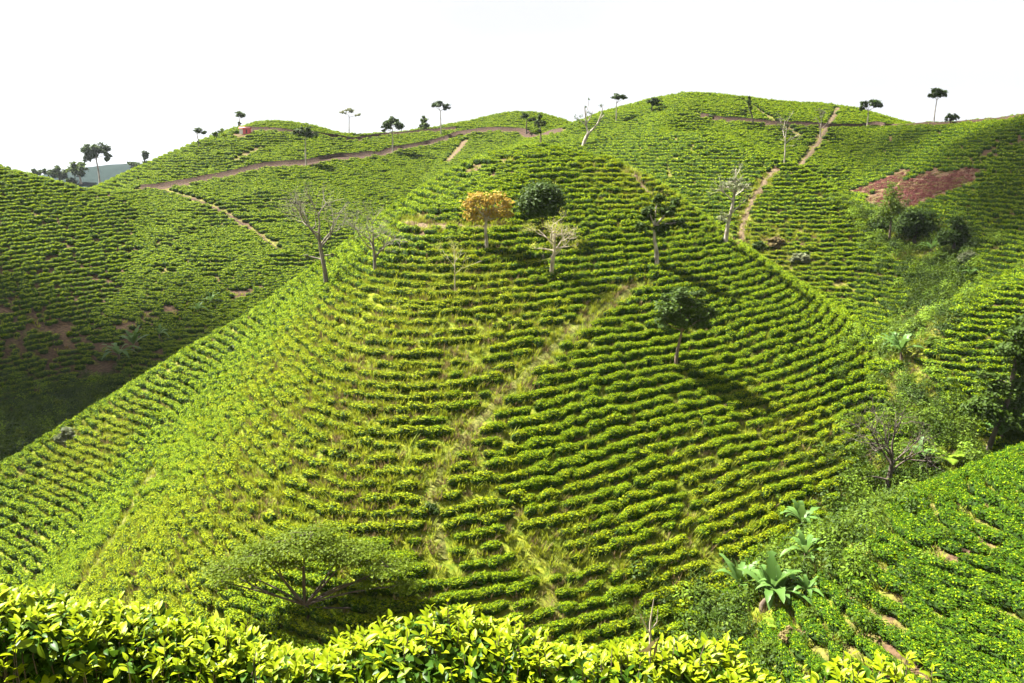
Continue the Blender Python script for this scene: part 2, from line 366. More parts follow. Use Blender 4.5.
def build_path(c, hw, lab):
    d = np.concatenate([[0], np.cumsum(np.hypot(*np.diff(c[:, :2], axis=0).T))]); s = np.arange(0, d[-1], .8)
    x, y = np.interp(s, d, c[:, 0]), np.interp(s, d, c[:, 1])
    for _ in range(3): x[1:-1] = (x[:-2]+2*x[1:-1]+x[2:])/4; y[1:-1] = (y[:-2]+2*y[1:-1]+y[2:])/4
    t = unit(np.stack([np.gradient(x), np.gradient(y)], -1)); nx, ny = -t[:, 1], t[:, 0]
    rows = []
    for q in (-1, -.5, 0, .5, 1):
        wd = hw*q*(1+.5*(fbm(s/2.5, np.full_like(s, q*9+3), int(abs(hw*90))+2)-.5))
        px, py = x+nx*wd, y+ny*wd
        zz = ground(px, py)+(.07 if abs(q) < 1 else -.05)
        if abs(q) == 1 and 'track' in lab: zz = np.where(zz > ground(x, y), zz+.75, zz)      # cut bank on the uphill side
        rows.append(np.stack([px, py, zz], -1))
    V = np.stack(rows, 1); k = len(s)
    i = np.arange(k-1)[:, None]*5; j = np.arange(4)[None]
    mb = MB(); mb.add(V.reshape(-1, 3), np.stack([i+j, i+5+j, i+6+j, i+1+j], -1).reshape(-1, 4)[:, ::-1])
    tag(mb.build('path', M['grass_path' if 'grassy' in lab else 'dark_path' if ('track' in lab or 'left slope' in lab) else 'path'], None, True), lab, kind='structure')
for c, hw, lab in PW: build_path(c, hw, lab)

# ------------------------------------------------------------------ tea bushes
def bush_mesh(name, nl, size, wx=.56, wy=.46, h=.74, tipp=.72, m='tea'):
    mb = MB()
    th = rng.random(nl)*2*math.pi; q = rng.random(nl)**.55
    top = rng.random(nl) < .58
    lump = 1+.16*np.sin(th*3+rng.random()*6)+.12*np.sin(th*5+rng.random()*6)
    rad = np.where(top, q, .90+.12*rng.random(nl))*lump
    zt = h*(1-.22*np.minimum(rad, 1)**3)+rng.normal(0, .055, nl)
    z = np.where(top, zt, h*(.18+.72*rng.random(nl)))
    shrink = np.where(top, 1, .72+.28*z/h)
    c = np.stack([np.cos(th)*rad*wx*shrink, np.sin(th)*rad*wy*shrink, z], -1)
    n = np.stack([np.cos(th)*np.where(top, .35*rad, 1), np.sin(th)*np.where(top, .35*rad, 1), np.where(top, 1, .35)], -1)+rng.normal(0, .42, (nl, 3))
    tip = np.where(top & (rng.random(nl) < tipp), .35+.65*rng.random(nl), 0)*1.0
    tip = np.where(~top & (z > h*.75) & (rng.random(nl) < .3), .5, tip)
    leaves(mb, c, n, size*(.7+.6*rng.random(nl)), .55, 0, tip)
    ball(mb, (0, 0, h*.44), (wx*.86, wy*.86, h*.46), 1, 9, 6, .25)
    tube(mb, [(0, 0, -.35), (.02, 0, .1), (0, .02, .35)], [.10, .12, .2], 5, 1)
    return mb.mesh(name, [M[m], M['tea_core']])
SRC_NEAR = [bush_mesh('tea_bush', 340, .135) for _ in range(6)]
SRC_SHADE = [bush_mesh('shade_toned_tea_bush', 360, .12, tipp=.22) for _ in range(6)]  # fewer bright tips: the near right slope's shade put into the leaf colour
SRC_MID = [bush_mesh('tea_bush_mid', 140, .19) for _ in range(6)]
SRC_YEL = [bush_mesh('tea_bush_yellow', 170, .17, m='tea_yellow') for _ in range(5)]
SRC_FAR = [bush_mesh('tea_bush_far', 60, .25) for _ in range(4)]
def tuft_mesh(name, n=26, h=.45, m='grass', spread=.22):
    mb = MB(); a = rng.random(n)*2*math.pi; r = spread*rng.random(n)**.5; l = h*(.5+.7*rng.random(n)); lean = .2+.6*rng.random(n)
    b = np.stack([np.cos(a)*r, np.sin(a)*r, 0*r-.04], -1); a2 = a+rng.normal(0, .6, n)
    o = np.stack([np.cos(a2)*lean*l, np.sin(a2)*lean*l, l], -1); s = np.stack([-np.sin(a2), np.cos(a2), 0*a2], -1)*.022
    V = np.stack([b-s, b+s, b+o*.6+s*.7, b+o*.6-s*.7], 1); V2 = np.stack([b+o*.6-s*.7, b+o*.6+s*.7, b+o*[1.15, 1.15, .9]], 1)
    mb.add(V.reshape(-1, 3), np.arange(n*4).reshape(-1, 4)); mb.add(V2.reshape(-1, 3), np.arange(n*3).reshape(-1, 3))
    return mb.mesh(name, [M[m]])
def weed_mesh(name, n=170, r=.5, h=.6, m='mid_leaf', size=.10):
    mb = MB(); d = unit(rng.normal(size=(n, 3))); d[:, 2] = np.abs(d[:, 2]); q = (.5+.5*rng.random(n))[:, None]
    leaves(mb, d*q*[r, r, h]+[0, 0, .05], d+rng.normal(0, .5, (n, 3)), size*(.6+.8*rng.random(n)), .5)
    for k in range(4): tube(mb, [(0, 0, -.1), d[k]*[r, r, h]*.5, d[k]*[r, r, h]*.9], [.02, .014, .006], 4)
    return mb.mesh(name, [M[m]])
def scatter(name, meshes, p, rot, sc, vi, label, cat):
    """one 'stuff' object: plants too many to count, set on its own points"""
    src = bpy.data.collections.new(name+'_kinds')
    for k, me in enumerate(meshes):
        src.objects.link(bpy.data.objects.new('%s_kind_%02d' % (name, k), me))
    me = bpy.data.meshes.new(name); me.vertices.add(len(p)); me.vertices.foreach_set('co', np.asarray(p, np.float32).ravel())
    for nm, ty, key, val in (('rot', 'FLOAT_VECTOR', 'vector', rot), ('sc', 'FLOAT_VECTOR', 'vector', sc), ('vi', 'INT', 'value', vi)):
        at = me.attributes.new(nm, ty, 'POINT'); at.data.foreach_set(key, np.asarray(val, np.int32 if ty == 'INT' else np.float32).ravel())
    o = bpy.data.objects.new(name, me); COL.objects.link(o); tag(o, label, cat, kind='stuff')
    g = bpy.data.node_groups.new(name, 'GeometryNodeTree'); g.interface.new_socket('Geometry', in_out='INPUT', socket_type='NodeSocketGeometry'); g.interface.new_socket('Geometry', in_out='OUTPUT', socket_type='NodeSocketGeometry')
    N = g.nodes.new; K = g.links.new
    gi, go, ip, ci = N('NodeGroupInput'), N('NodeGroupOutput'), N('GeometryNodeInstanceOnPoints'), N('GeometryNodeCollectionInfo')
    ci.inputs['Collection'].default_value = src; ci.inputs['Separate Children'].default_value = True; ci.inputs['Reset Children'].default_value = True
    ip.inputs['Pick Instance'].default_value = True
    def na(nm, ty):
        q = N('GeometryNodeInputNamedAttribute'); q.data_type = ty; q.inputs['Name'].default_value = nm; return q.outputs['Attribute']
    K(gi.outputs[0], ip.inputs['Points']); K(ci.outputs[0], ip.inputs['Instance']); K(na('vi', 'INT'), ip.inputs['Instance Index'])
    er = N('FunctionNodeEulerToRotation'); K(na('rot', 'FLOAT_VECTOR'), er.inputs[0]); K(er.outputs[0], ip.inputs['Rotation']); K(na('sc', 'FLOAT_VECTOR'), ip.inputs['Scale'])
    K(ip.outputs[0], go.inputs[0])
    md = o.modifiers.new('planting', 'NODES'); md.node_group = g
    return o
# sight test on the polar grid: how far a point stands above or below the sight line
_el = GZ/RR[None]
_mx = np.maximum.accumulate(np.where(RR[None] > 9, _el, -9), 1)
def clearance(x, y, z):
    r = np.hypot(x, y); rb = np.maximum(r-2.5, 3); a = np.arctan2(x, y)
    i = np.clip(np.round((a-AZ[0])/(AZ[1]-AZ[0])).astype(int), 0, len(AZ)-1); j = np.clip((np.log(rb/RR[0])/math.log(RR[1]/RR[0])).astype(int), 0, len(RR)-1)
    return z-_mx[i, j]*r
def label_at(x, y): 
    a = np.arctan2(x, y); r = np.hypot(x, y)
    i = np.clip(np.round((a-AZ[0])/(AZ[1]-AZ[0])).astype(int), 0, len(AZ)-1); j = np.clip(np.round(np.log(r/RR[0])/math.log(RR[1]/RR[0])).astype(int), 0, len(RR)-1)
    return GLAB[i, j]
def tea_points():
    st = .42; xs = np.arange(-150, 155, st); ys = np.arange(22, 262, st)
    X, Y = np.meshgrid(xs, ys, indexing='ij'); Z = H(X, Y)+.24*(fbm(X/6, Y/6, 31)-.5)
    q = .50/4; ph = Z/q; fl = np.floor(ph).astype(int); out = []
    for ax in (0, 1):
        a = [slice(None), slice(None)]; b = [slice(None), slice(None)]; a[ax] = slice(0, -1); b[ax] = slice(1, None); a, b = tuple(a), tuple(b)
        for hop in (0, 1, 2):        # a step may cross more than one level
            lo = np.minimum(fl[a], fl[b])+1+hop; cr = lo <= np.maximum(fl[a], fl[b])
            t = np.where(cr, (lo-ph[a])/np.where(cr, ph[b]-ph[a], 1), 0)
            x = X[a]+(X[b]-X[a])*t; y = Y[a]+(Y[b]-Y[a])*t
            out.append(np.stack([x[cr], y[cr], lo[cr]], -1))
    p = np.vstack(out); x, y, k = p[:, 0], p[:, 1], p[:, 2].astype(int)
    gx, gy = grad(x, y); s = np.hypot(gx, gy)
    keep = ((k % 4 == 0) & (s > .10)) | ((k % 2 == 0) & (s < .36) & (s > .06)) | (s < .17)
    p, x, y, k, gx, gy, s = (q_[keep] for q_ in (p, x, y, k, gx, gy, s))
    # thin each row to one bush every ~0.7 m
    o = rng.permutation(len(x)); key = (k[o].astype(np.int64)*7919+np.floor(x[o]/.52).astype(np.int64))*7919+np.floor(y[o]/.52).astype(np.int64)
    _, first = np.unique(key, return_index=True); o = o[first]
    x, y, gx, gy, s = x[o], y[o], gx[o], gy[o], s[o]
    z = ground(x, y)
    lab = label_at(x, y)
    d = np.hypot(x, y)
    u, v, f = project(x, y, z)
    keep = (clearance(x, y, z+2.6) > 0) & (u > -120) & (u < 1144) & (v < 760) & (d < 262) & (d > 24)
    pd = path_d(x, y); keep &= pd > .35
    gr, ba, rd, vd = field(GRASSY, x, y), field(BARE, x, y), field(RED, x, y), valley_d(x, y)
    n1 = fbm(x/2.2, y/2.2, 41); n2 = fbm(x/7, y/7, 43)
    gap = .045+.13*gr+.30*ba+.10*(lab == LTAGS.index('B'))
    keep &= rng.random(len(x)) > gap*(.4+1.6*n1)
    keep &= ~((gr > .35) & (n1 > .70)) & ~((ba > .3) & (n1 > .60)) & (n1 < .83)
    keep &= rd+.5*(n1-.5) < .34
    hp = cast(245, 134); keep &= np.hypot((x-hp[0])/2.2, (y-hp[1]+.3)/2.6) > 1
    keep &= vd > 2.2+3.5*(n2-.4)
    keep &= (lab != LTAGS.index('G')) & (lab != LTAGS.index('H'))
    idx = np.argwhere(keep)[:, 0]
    return dict(x=x[idx], y=y[idx], z=z[idx], gx=gx[idx], gy=gy[idx], s=s[idx], lab=lab[idx], d=d[idx], u=u[idx], v=v[idx], gr=gr[idx], ba=ba[idx])
TP = tea_points()
n = len(TP['x'])
TP['x'] = TP['x']+rng.normal(0, .07, n); TP['y'] = TP['y']+rng.normal(0, .07, n); TP['z'] = ground(TP['x'], TP['y'])-.04
row = np.arctan2(TP['gx'], -TP['gy'])+rng.normal(0, .25, n)      # along the contour
rz = np.where(rng.random(n) < .5, row, row+math.pi)
sxy = (.62+.30*rng.random(n)+.22*fbm(TP['x']/4, TP['y']/4, 61))*(1-.22*TP['gr']-.22*TP['ba']); szz = sxy*(.85+.3*rng.random(n))
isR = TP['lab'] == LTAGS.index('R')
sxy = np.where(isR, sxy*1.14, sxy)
SCL = np.stack([sxy*1.28, sxy*.84, szz], -1)
tilt = .35*np.arctan(TP['s'])
# lean a little with the slope
lx, ly = -tilt*TP['gy']/(TP['s']+1e-6), tilt*TP['gx']/(TP['s']+1e-6)
ROT = []
for a, b, c in zip(-lx*-1, -ly*-1, rz):
    pass
ROT = np.stack([rng.normal(0, .06, n), rng.normal(0, .06, n), rz], -1)
LOC = np.stack([TP['x'], TP['y'], TP['z']], -1)
# the 300 that show largest become bushes of their own
def hedge_top(u): return np.interp(u, [-200,0,40,100,150,220,300,330,360,430,470,560,620,660,715,745,770,800,850], [560,574,585,606,618,628,634,626,620,614,618,628,636,640,638,644,657,674,705])
inview = (TP['u'] > 0) & (TP['u'] < 1020) & (TP['v'] < np.minimum(hedge_top(TP['u'])-6, 676)) & (clearance(TP['x'], TP['y'], TP['z']+.6) > 0)
near = np.argsort(np.where(inview, TP['d'], 1e9))[:300]
print('tea bushes', n, 'nearest 300 out to', TP['d'][near[-1]])
for q, i in enumerate(near):
    o = bpy.data.objects.new('tea_bush', (SRC_SHADE if isR[i] else SRC_NEAR)[q % len(SRC_NEAR)]); COL.objects.link(o)
    o.location = LOC[i]; o.rotation_euler = ROT[i]; o.scale = SCL[i]
    tag(o, 'rounded bright green tea bush low on the slopes just beyond the leafy front hedge', 'tea bush', 'tea bushes nearest beyond the front hedge')
rest = np.ones(n, bool); rest[near] = False; rest = np.argwhere(rest)[:, 0]
vi = np.where(TP['d'][rest] < 75, rng.integers(0, 6, len(rest)), np.where(TP['d'][rest] < 125, 6+rng.integers(0, 6, len(rest)), 12+rng.integers(0, 4, len(rest))))
vi = np.where((TP['gr'][rest] > .04+.5*rng.random(len(rest))) & (TP['d'][rest] < 150), 16+rng.integers(0, 5, len(rest)), vi)  # sun-toned copies brighten the grassy zones
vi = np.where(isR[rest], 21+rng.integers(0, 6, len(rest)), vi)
scatter('tea_rows', SRC_NEAR+SRC_MID+SRC_FAR+SRC_YEL+SRC_SHADE, LOC[rest], ROT[rest], SCL[rest], vi, 'contour rows of clipped green tea bushes covering the hills', 'tea rows')
# grass, weeds between the rows
def strew(N, x0, x1, y0, y1, dens, dz=0.0):
    x = x0+(x1-x0)*rng.random(N); y = y0+(y1-y0)*rng.random(N); u, v, f = project(x, y, y*0-20)
    x, y = x[rng.random(N) < dens(x, y)], None
    return x
N = 150000
r = np.sqrt(24**2+(135**2-24**2)*rng.random(N)); a = np.radians(-36+72*rng.random(N)); x, y = r*np.sin(a), r*np.cos(a)
dens = np.clip(.10+.9*field(GRASSY, x, y)-.2*field(BARE, x, y), 0, 1)*(.25+1.2*fbm(x/3, y/3, 51)); pd = path_d(x, y)
dens = np.where((pd > -.2) & (pd < .7), np.maximum(dens, .45), dens); dens = np.where(pd < -.2, .06, dens)
vd = valley_d(x, y); dens = np.where(vd < 4, .22, dens); dens *= field(RED, x, y) < .35
lab = label_at(x, y); z = ground(x, y)
k = (rng.random(N) < dens) & (clearance(x, y, z+.6) > 0) & (lab != LTAGS.index('G'))
x, y, z, vd = x[k], y[k], z[k], vd[k]; n = len(x); print('tufts', n)
s = .7+.8*rng.random(n)
scatter('grass', [tuft_mesh('tuft') for _ in range(5)]+[tuft_mesh('dry_tuft', m='dry', h=.4)], np.stack([x, y, z], -1), np.stack([0*x, 0*x, rng.random(n)*6.3], -1), np.stack([s, s, s], -1), np.minimum(rng.integers(0, 7, n), 5), 'yellow green grass growing between the tea rows', 'grass')
# valley undergrowth
P_ = []
for c in VALLEY:
    for _ in range(1300):
        t = rng.random()*(len(c)-1); i = int(t); p = c[i]+(c[i+1]-c[i])*(t-i); P_.append((p[0]+rng.normal(0, 2.4), p[1]+rng.normal(0, 2.4)))
P_ = np.array(P_)
CLEAR = [cast(u, v) for u, v in [(762,612),(737,598),(806,533),(805,565),(806,600),(901,362),(929,255),(1003,445),(918,466),(838,525),(778,630),(950,462)]]
P_ = P_[np.min([np.hypot(P_[:, 0]-c[0], P_[:, 1]-c[1]) for c in CLEAR], 0) > 1.3]
x, y = P_[:, 0], P_[:, 1]; z = ground(x, y); n = len(x); s = .7+1.9*rng.random(n)**2
scatter('undergrowth', [weed_mesh('weed', m=m_) for m_ in ('mid_leaf', 'dark_leaf', 'dark_leaf', 'fern', 'dark_leaf', 'mid_leaf')], np.stack([x, y, z], -1), np.stack([0*x, 0*x, rng.random(n)*6.3], -1), np.stack([s, s, s], -1), rng.integers(0, 6, n), 'tangled green and straw coloured undergrowth filling the gullies', 'undergrowth')
# dead red brush on the cleared patch
x = np.concatenate([c[0]+rng.normal(0, r_*.45, 260) for c, r_, s_ in RED]); y = np.concatenate([c[1]+rng.normal(0, r_*.45, 260) for c, r_, s_ in RED]); z = ground(x, y); n = len(x); s = .5+.7*rng.random(n)
k = field(RED, x, y) > .3; x, y, z, s = x[k], y[k], z[k], s[k]; n = len(x)
scatter('dead_brush', [weed_mesh('red_weed', 60, .5, .5, 'red_brush', .2), weed_mesh('dry_weed', 50, .5, .4, 'dry', .2)], np.stack([x, y, z], -1), np.stack([0*x, 0*x, rng.random(n)*6.3], -1), np.stack([s, s, s*.7], -1), (rng.random(n) < .25).astype(int), 'reddish dead brush on the cleared patch of the right slope', 'dead brush')
# ------------------------------------------------------------------ trees
def limb(mb, a, b, r0, r1, sag=.12, n=6, seg=5):
    a, b = np.asarray(a, float), np.asarray(b, float); l = np.linalg.norm(b-a); t = np.linspace(0, 1, seg)[:, None]
    off = rng.normal(0, sag*l*.5, 3); off[2] = abs(off[2])*.6
    w_ = a*(1-t)+b*t+off*np.sin(math.pi*t); tube(mb, w_, np.linspace(r0, r1, seg), n); return w_
def bare(mb, p, d, l, r, depth, ends, spread=.55, up=.25):
    d = d/np.linalg.norm(d); q = p+d*l; m_ = (p+q)/2+rng.normal(0, .05*l, 3)
    tube(mb, [p, m_, q], [r, r*.8, r*.6], 5 if depth > 1 else 3); ends.append(q)
    if depth == 0: return
    for k in range(2 if rng.random() < .6 else 3):
        nd = d+rng.normal(0, spread, 3)+[0, 0, up*.5]
        bare(mb, q if k < 2 else m_, nd, l*(.62+.3*rng.random()), r*.58, depth-1, ends, spread, up)
def tree(u, v, trunk, tw, crown, leaf, lsz, label, cat='tree', name='tree', bark='bark', group=None, base=None, bare_from=None, clump=.27, twigs=5, dense=1.0):
    """everything after (u, v) is in picture pixels at the tree's own distance, so sizes come out in metres there"""
    p = cast(u, v) if base is None else np.asarray(base, float); m = px_m(p)
    root = empty(name, p, label, cat, group); mb = MB()
    T = catmull([(0, 0, -.4)]+[(du*m, rng.normal(0, .02)*dv*m, dv*m) for du, dv in trunk], 5); k = len(T); s = np.linspace(0, 1, k)
    r0 = (tw if tw > 1.5 else tw*1.4)*m/2; R_ = r0*(1-.55*s); R_[:2] *= 1.25; tube(mb, T, R_, 8)
    cr = MB(); dep = bare_from or 0
    for du, dv, rx, rz, nl in crown:
        c = np.array([du*m, rng.normal(0, .3)*rx*m*.6, dv*m]); rad = np.array([rx*m, rx*m*.85, rz*m])
        h_ok = np.argwhere(T[:, 2] <= max(c[2]-.3*rz*m, T[-1, 2]*.45))[:, 0]; st = T[h_ok[-1]] if len(h_ok) else T[-1]
        if nl == 0: continue
        limb(mb, st, c, r0*.38, r0*.18, .12)
        nc = max(4, int(nl/20)); d = unit(rng.normal(size=(nc, 3))); cc = c+d*rad*(.45+.5*rng.random((nc, 1)))
        for q in cc[:max(twigs, nc//3)]: limb(mb, c, q, r0*.16, r0*.05, .2, 4, 4)
        which = rng.integers(0, nc, int(nl*2.2*dense)); pts = cc[which]+rng.normal(0, clump*.72, (len(which), 3))*rad*[1, 1, .8]
        leaves(cr, pts, rng.normal(0, .55, (len(pts), 3))+[0, 0, .8]+(pts-c)/rad*.5, 1.45*lsz*m*(.6+.8*rng.random(len(pts))), .6)
    if bare_from:
        depth, l0, spread, nstart, nleaf = bare_from; ends = []
        for q in range(nstart):
            i = int(k*(.62+.36*q/max(nstart-1, 1)))-1; a = 6.28*q/nstart+rng.normal(0, .4)
            dr = np.array([math.cos(a), math.sin(a)*.8, .75+.5*rng.random()]) if q < nstart-1 else np.array([0, 0, 1.0])
            bare(mb, T[min(i, k-1)], dr, l0*m, r0*.40, depth, ends, spread)
        ends = np.array(ends)
        if nleaf:
            nleaf = int(nleaf*2.2); w_ = rng.integers(len(ends)//4, len(ends), nleaf); pts = ends[w_]+rng.normal(0, .18, (nleaf, 3))*l0*m
            leaves(cr, pts, rng.normal(0, .6, (nleaf, 3))+[0, 0, .6], lsz*m*(.5+.8*rng.random(nleaf)), .5)
    mb.build('trunk', M[bark], root, True)
    if cr.n: cr.build('crown', M[leaf], root)
    return root
G_R = 'trees along the back ridge'
# left saddle
tree(100, 187, [(0,14),(-1,27),(1,33)], 2.0, [(-6,36,8,6,420),(4,38,8,5,380),(10,31,4.5,5,220),(-10,29,4,5,160),(-2,30,6,3,120)], 'dark_leaf', 1.7, 'tall umbrella crowned dark tree with slender pale trunk standing in the left saddle', bark='pale_bark')
tree(81, 184, [(-.5,7),(-2,12)], 2.4, [(-6,15,7,5,300),(3,15,6,6,300),(-1,19,6,3.5,200)], 'mid_leaf', 1.7, 'broad low tree with forked pale trunk just left of the tall umbrella tree', bark='pale_bark')
tree(60, 184, [(0,6),(0,10)], 2.2, [(-3,11,6,5,300),(4,10,5,6,260),(0,15,4,3,120)], 'dark_leaf', 1.7, 'round dark tree half sunk behind the left ridge line', bark='dark_bark')
tree(73, 185, [(0,2),(0,3)], 2, [(0,3.5,5,3.2,300)], 'dark_leaf', 1.5, 'small black green bush at the foot of the broad low tree', 'bush', 'bush', bark='dark_bark')
# far blue hill
def far_tree(u, v, h, w_, label, kind='far_tree', cat='tree'):
    d = ray(u, v+4); d = d/math.hypot(d[0], d[1]); r = np.linspace(330, 520, 300); gz = ground(d[0]*r, d[1]*r); t = gz-d[2]*r
    i = int(np.argmax(gz/r)) if not (t > 0).any() else int(np.argwhere(t > 0)[0, 0])
    b = (d[0]*r[i], d[1]*r[i], gz[i]); 
    return tree(u, v, [(0, h*.4), (0, h*.7)], max(1.2, h*.1), [(0, h*.72, w_, h*.30, 200), (w_*.35, h*.6, w_*.6, h*.25, 80)], 'dark_leaf', 2.0, label, cat, 'distant_tree', 'dark_bark', 'trees on the far blue hill', base=b)
for u, v, h, w_, lab in [(38,176,11,5,'hazy far tree at the left end of the far blue hill'), (49,175,10,5,'hazy far tree second along the far blue hill'),
    (78,172,9,5,'hazy far tree rising behind the broad low tree in the saddle'), (132,163,5,3,'tiny far tree at the low spot of the far hill crest'), (137,165,6,4.5,'low rounded far tree on the far hill crest'),
    (145,163,15,4.5,'tallest far tree with thin trunk standing up from the far hill crest'), (152,166,9,5,'dark far tree with flat top right of the tallest far tree'),
    (151,172,7,4,'far tree a little below the far hill crest'), (160,167,8,4.5,'far tree second from the right end of the far hill crest'), (170,164,10,5.5,'far tree farthest right where the far hill meets the back hill'),
    (136,182,9,4,'far tree low on the face of the far hill'), (112,186,8,5,'far bushy tree at the foot of the far hill beside the tall umbrella tree'), (118,182,7,4,'far small tree at the foot of the far hill under its middle')]:
    far_tree(u, v, h, w_, lab)
# back hill
tree(199, 149, [(0,8),(-1,15),(1,18)], .9, [(1,18,4.5,2.6,180),(5,16,3.5,2.2,120),(.5,6,1.8,1.8,50)], 'dark_leaf', 1.2, 'thin trunked tree with a tilted flat crown farthest left on the back hill skyline', bark='pale_bark', group=G_R)
tree(217, 140, [(0,3),(1,6)], .9, [(-1,6,3,2.5,130),(4,9.5,3.5,2,120)], 'mid_leaf', 1.2, 'small leaning tree on the skyline left of the red hut', bark='dark_bark', group=G_R)
tree(240, 133, [(0,8),(1,15)], .9, [(1,18,6,3,240),(5,17,3,2,80),(0,9,1.8,1.6,50)], 'dark_leaf', 1.2, 'thin tree with a flat crown rising straight behind the red hut', bark='pale_bark', group=G_R)
tree(306.5, 166, [(-.5,12),(0,26)], 1.8, [(-5,32,7,4.5,260),(5,32,7,4.5,260),(0,35,6,3.5,180)], 'dark_leaf', 1.5, 'flat topped dark tree with white trunk beside the cart track below the first knoll', bark='pale_bark', group=G_R)
tree(349, 135, [(.5,10),(1,18)], .9, [(2,25,6,2.5,130),(-4,23,5,2.2,60),(9,20,4,2.5,60)], 'grey_leaf', 1.2, 'thin see through umbrella tree in the dip of the back hill skyline', bark='pale_bark', group=G_R)
tree(393, 154, [(0,12),(0,24)], 1.7, [(-4,29,6,5,280),(4,29,7,5,300),(0,33,6,3.5,200),(-9,24,3,2.5,80)], 'dark_leaf', 1.5, 'dark ball crowned tree with pale trunk standing on the cart track', bark='pale_bark', group=G_R)
tree(424, 131, [(0,3),(0,6)], 1.6, [(0,5,5,4,260),(0,10,3.4,4,180),(0,14,1.6,2,60)], 'mid_leaf', 1.3, 'small cone shaped green tree between the ball crowned tree and the tall flat topped one', name='conical_tree', bark='dark_bark', group=G_R)
tree(441, 136, [(0,12),(0,24)], 1.1, [(-2,31,6,3,260),(5,28,5,3,200),(-6,28,3,2,60)], 'dark_leaf', 1.3, 'tall thin tree with flat crown breaking the skyline above the track junction', bark='pale_bark', group=G_R)
tree(526.5, 134, [(0,7),(0,12)], 1.2, [(-2,18,4,3.5,180),(5,15,4,3,160)], 'dark_leaf', 1.3, 'small dark tree on the middle knoll', bark='dark_bark', group=G_R)
tree(541, 146, [(-.5,12),(-1,20)], 1.4, [(-1,29,2.5,3.5,120),(-4,22,3,4,140),(2,22,2.5,4,110),(-2,14,2,2.5,60)], 'dark_leaf', 1.3, 'ragged upright tree just right of the small dark tree on the middle knoll', bark='bark', group=G_R)
# gnarled bare tree in the notch
def gnarled():
    p = cast(582, 148); m = px_m(p); root = empty('bare_tree', p, 'gnarled leaning bare tree with pale forked trunk in the notch of the skyline', 'tree', G_R); mb = MB(); cr = MB()
    def path(l, r0, r1): tube(mb, catmull([(a*m, b*m, c*m) for a, b, c in l], 4), np.linspace(r0*m, r1*m, (len(l)-1)*4+1), 7)
    path([(0,0,-2),(3,0,8),(6,0,14)], 2.0, 1.6); path([(6,0,14),(4,2,22),(3,2,32),(2,1,40)], 1.1, .4); path([(6,0,14),(12,-2,20),(17,-3,27),(21,-3,32)], 1.2, .5)
    path([(4,2,22),(-1,3,26),(-6,3,29)], .6, .3); path([(4,2,24),(8,2,30),(10,1,36)], .6, .25); path([(15,-3,24),(19,-4,36),(18,-4,42)], .6, .25); path([(3,2,32),(6,3,42),(6,3,46)], .35, .15); path([(8,2,28),(2,0,34)], .4, .2)
    for a, b, r in [(-7,29.5,3),(-2,31,3),(6,34,4),(9,33,2.5),(1,26,2.5),(18,41,2.2),(20,33,2),(6,47,1.5),(3,40,1.6),(-4,27,2)]:
        c = np.array([a*m, rng.normal(0, 2)*m, b*m]); pts = c+rng.normal(0, .38*r*m, (34, 3)); leaves(cr, pts, rng.normal(0, 1, (34, 3))+[0, 0, .5], 1.2*m, .6)
    mb.build('trunk', M['pale_bark'], root, True); cr.build('crown', M['dark_leaf'], root)
gnarled()
tree(616, 124, [(0,12),(0,20)], .9, [(-1,27,4.5,2.5,200),(4,26,5,2.5,200),(8,25,3,1.5,60)], 'dark_leaf', 1.3, 'thin stalked tree with flat cap crown between the gnarled bare tree and the right summit', bark='pale_bark', group=G_R)
tree(651.6, 113, [(0,5),(1,9)], 1.3, [(0,11,5,3.6,260),(6,10,5,3,220),(2,14,4,2.5,140)], 'dark_leaf', 1.3, 'low wide dark tree on the left shoulder of the right summit', bark='dark_bark', group=G_R)
tree(711, 118, [(0,1),(0,2)], 1, [(0,2.5,3.2,2.4,160)], 'dark_leaf', 1.2, 'tiny dark bush alone on the summit face', 'bush', 'bush', bark='dark_bark')
tree(753, 126, [(-1,8),(-5,18),(-6,24)], 1.2, [(-6,22,3,4,130),(-9,14,3.5,3,110),(-3,17,2.5,3,80),(-5,27,1.8,2,40)], 'dark_leaf', 1.3, 'ragged dark leaning tree on the summit face left of the pale footpath', bark='dark_bark', group=G_R)
tree(784, 167, [(0,14),(-.5,28),(0,38)], 1.1, [(-8,27,2.5,2,50),(10,21,2.2,2,45),(-6,38,2,2,40),(0,40,2.4,2,50)], 'dark_leaf', 1.2, 'slender nearly leafless tree standing where the pale footpath ends', bark='pale_bark', bare_from=(3, 7, .5, 4, 60))
tree(820, 137, [(0,8),(0,15)], .9, [(0,22,5,3,70),(-2,26,3,2,40)], 'grey_leaf', 1.2, 'faint grey sparse tree beside the pale footpath near the summit road', bark='pale_bark', bare_from=(2, 5, .5, 3, 30))
tree(867, 128, [(0,8),(0,17)], 1.2, [(-5,22,5,4,220),(4,25,7,3.5,280),(9,22,4,2.5,120),(-8,19,2.5,2.5,70)], 'dark_leaf', 1.4, 'umbrella crowned tree standing on the road right of the summit', bark='pale_bark', group=G_R)
tree(933.5, 121, [(0,12),(.5,25)], 1.1, [(-3,31,6,3.5,240),(5,31,6,3.5,240),(0,34,6,2.5,180)], 'dark_leaf', 1.4, 'tall thin umbrella tree highest on the right hand skyline', bark='pale_bark', group=G_R)
tree(950, 119, [(0,3),(0,5)], 1.2, [(-2,8,4.5,4,200),(4,9,3,4,120)], 'dark_leaf', 1.3, 'small round tree on the skyline beside the tall umbrella tree at right', bark='dark_bark', group=G_R)
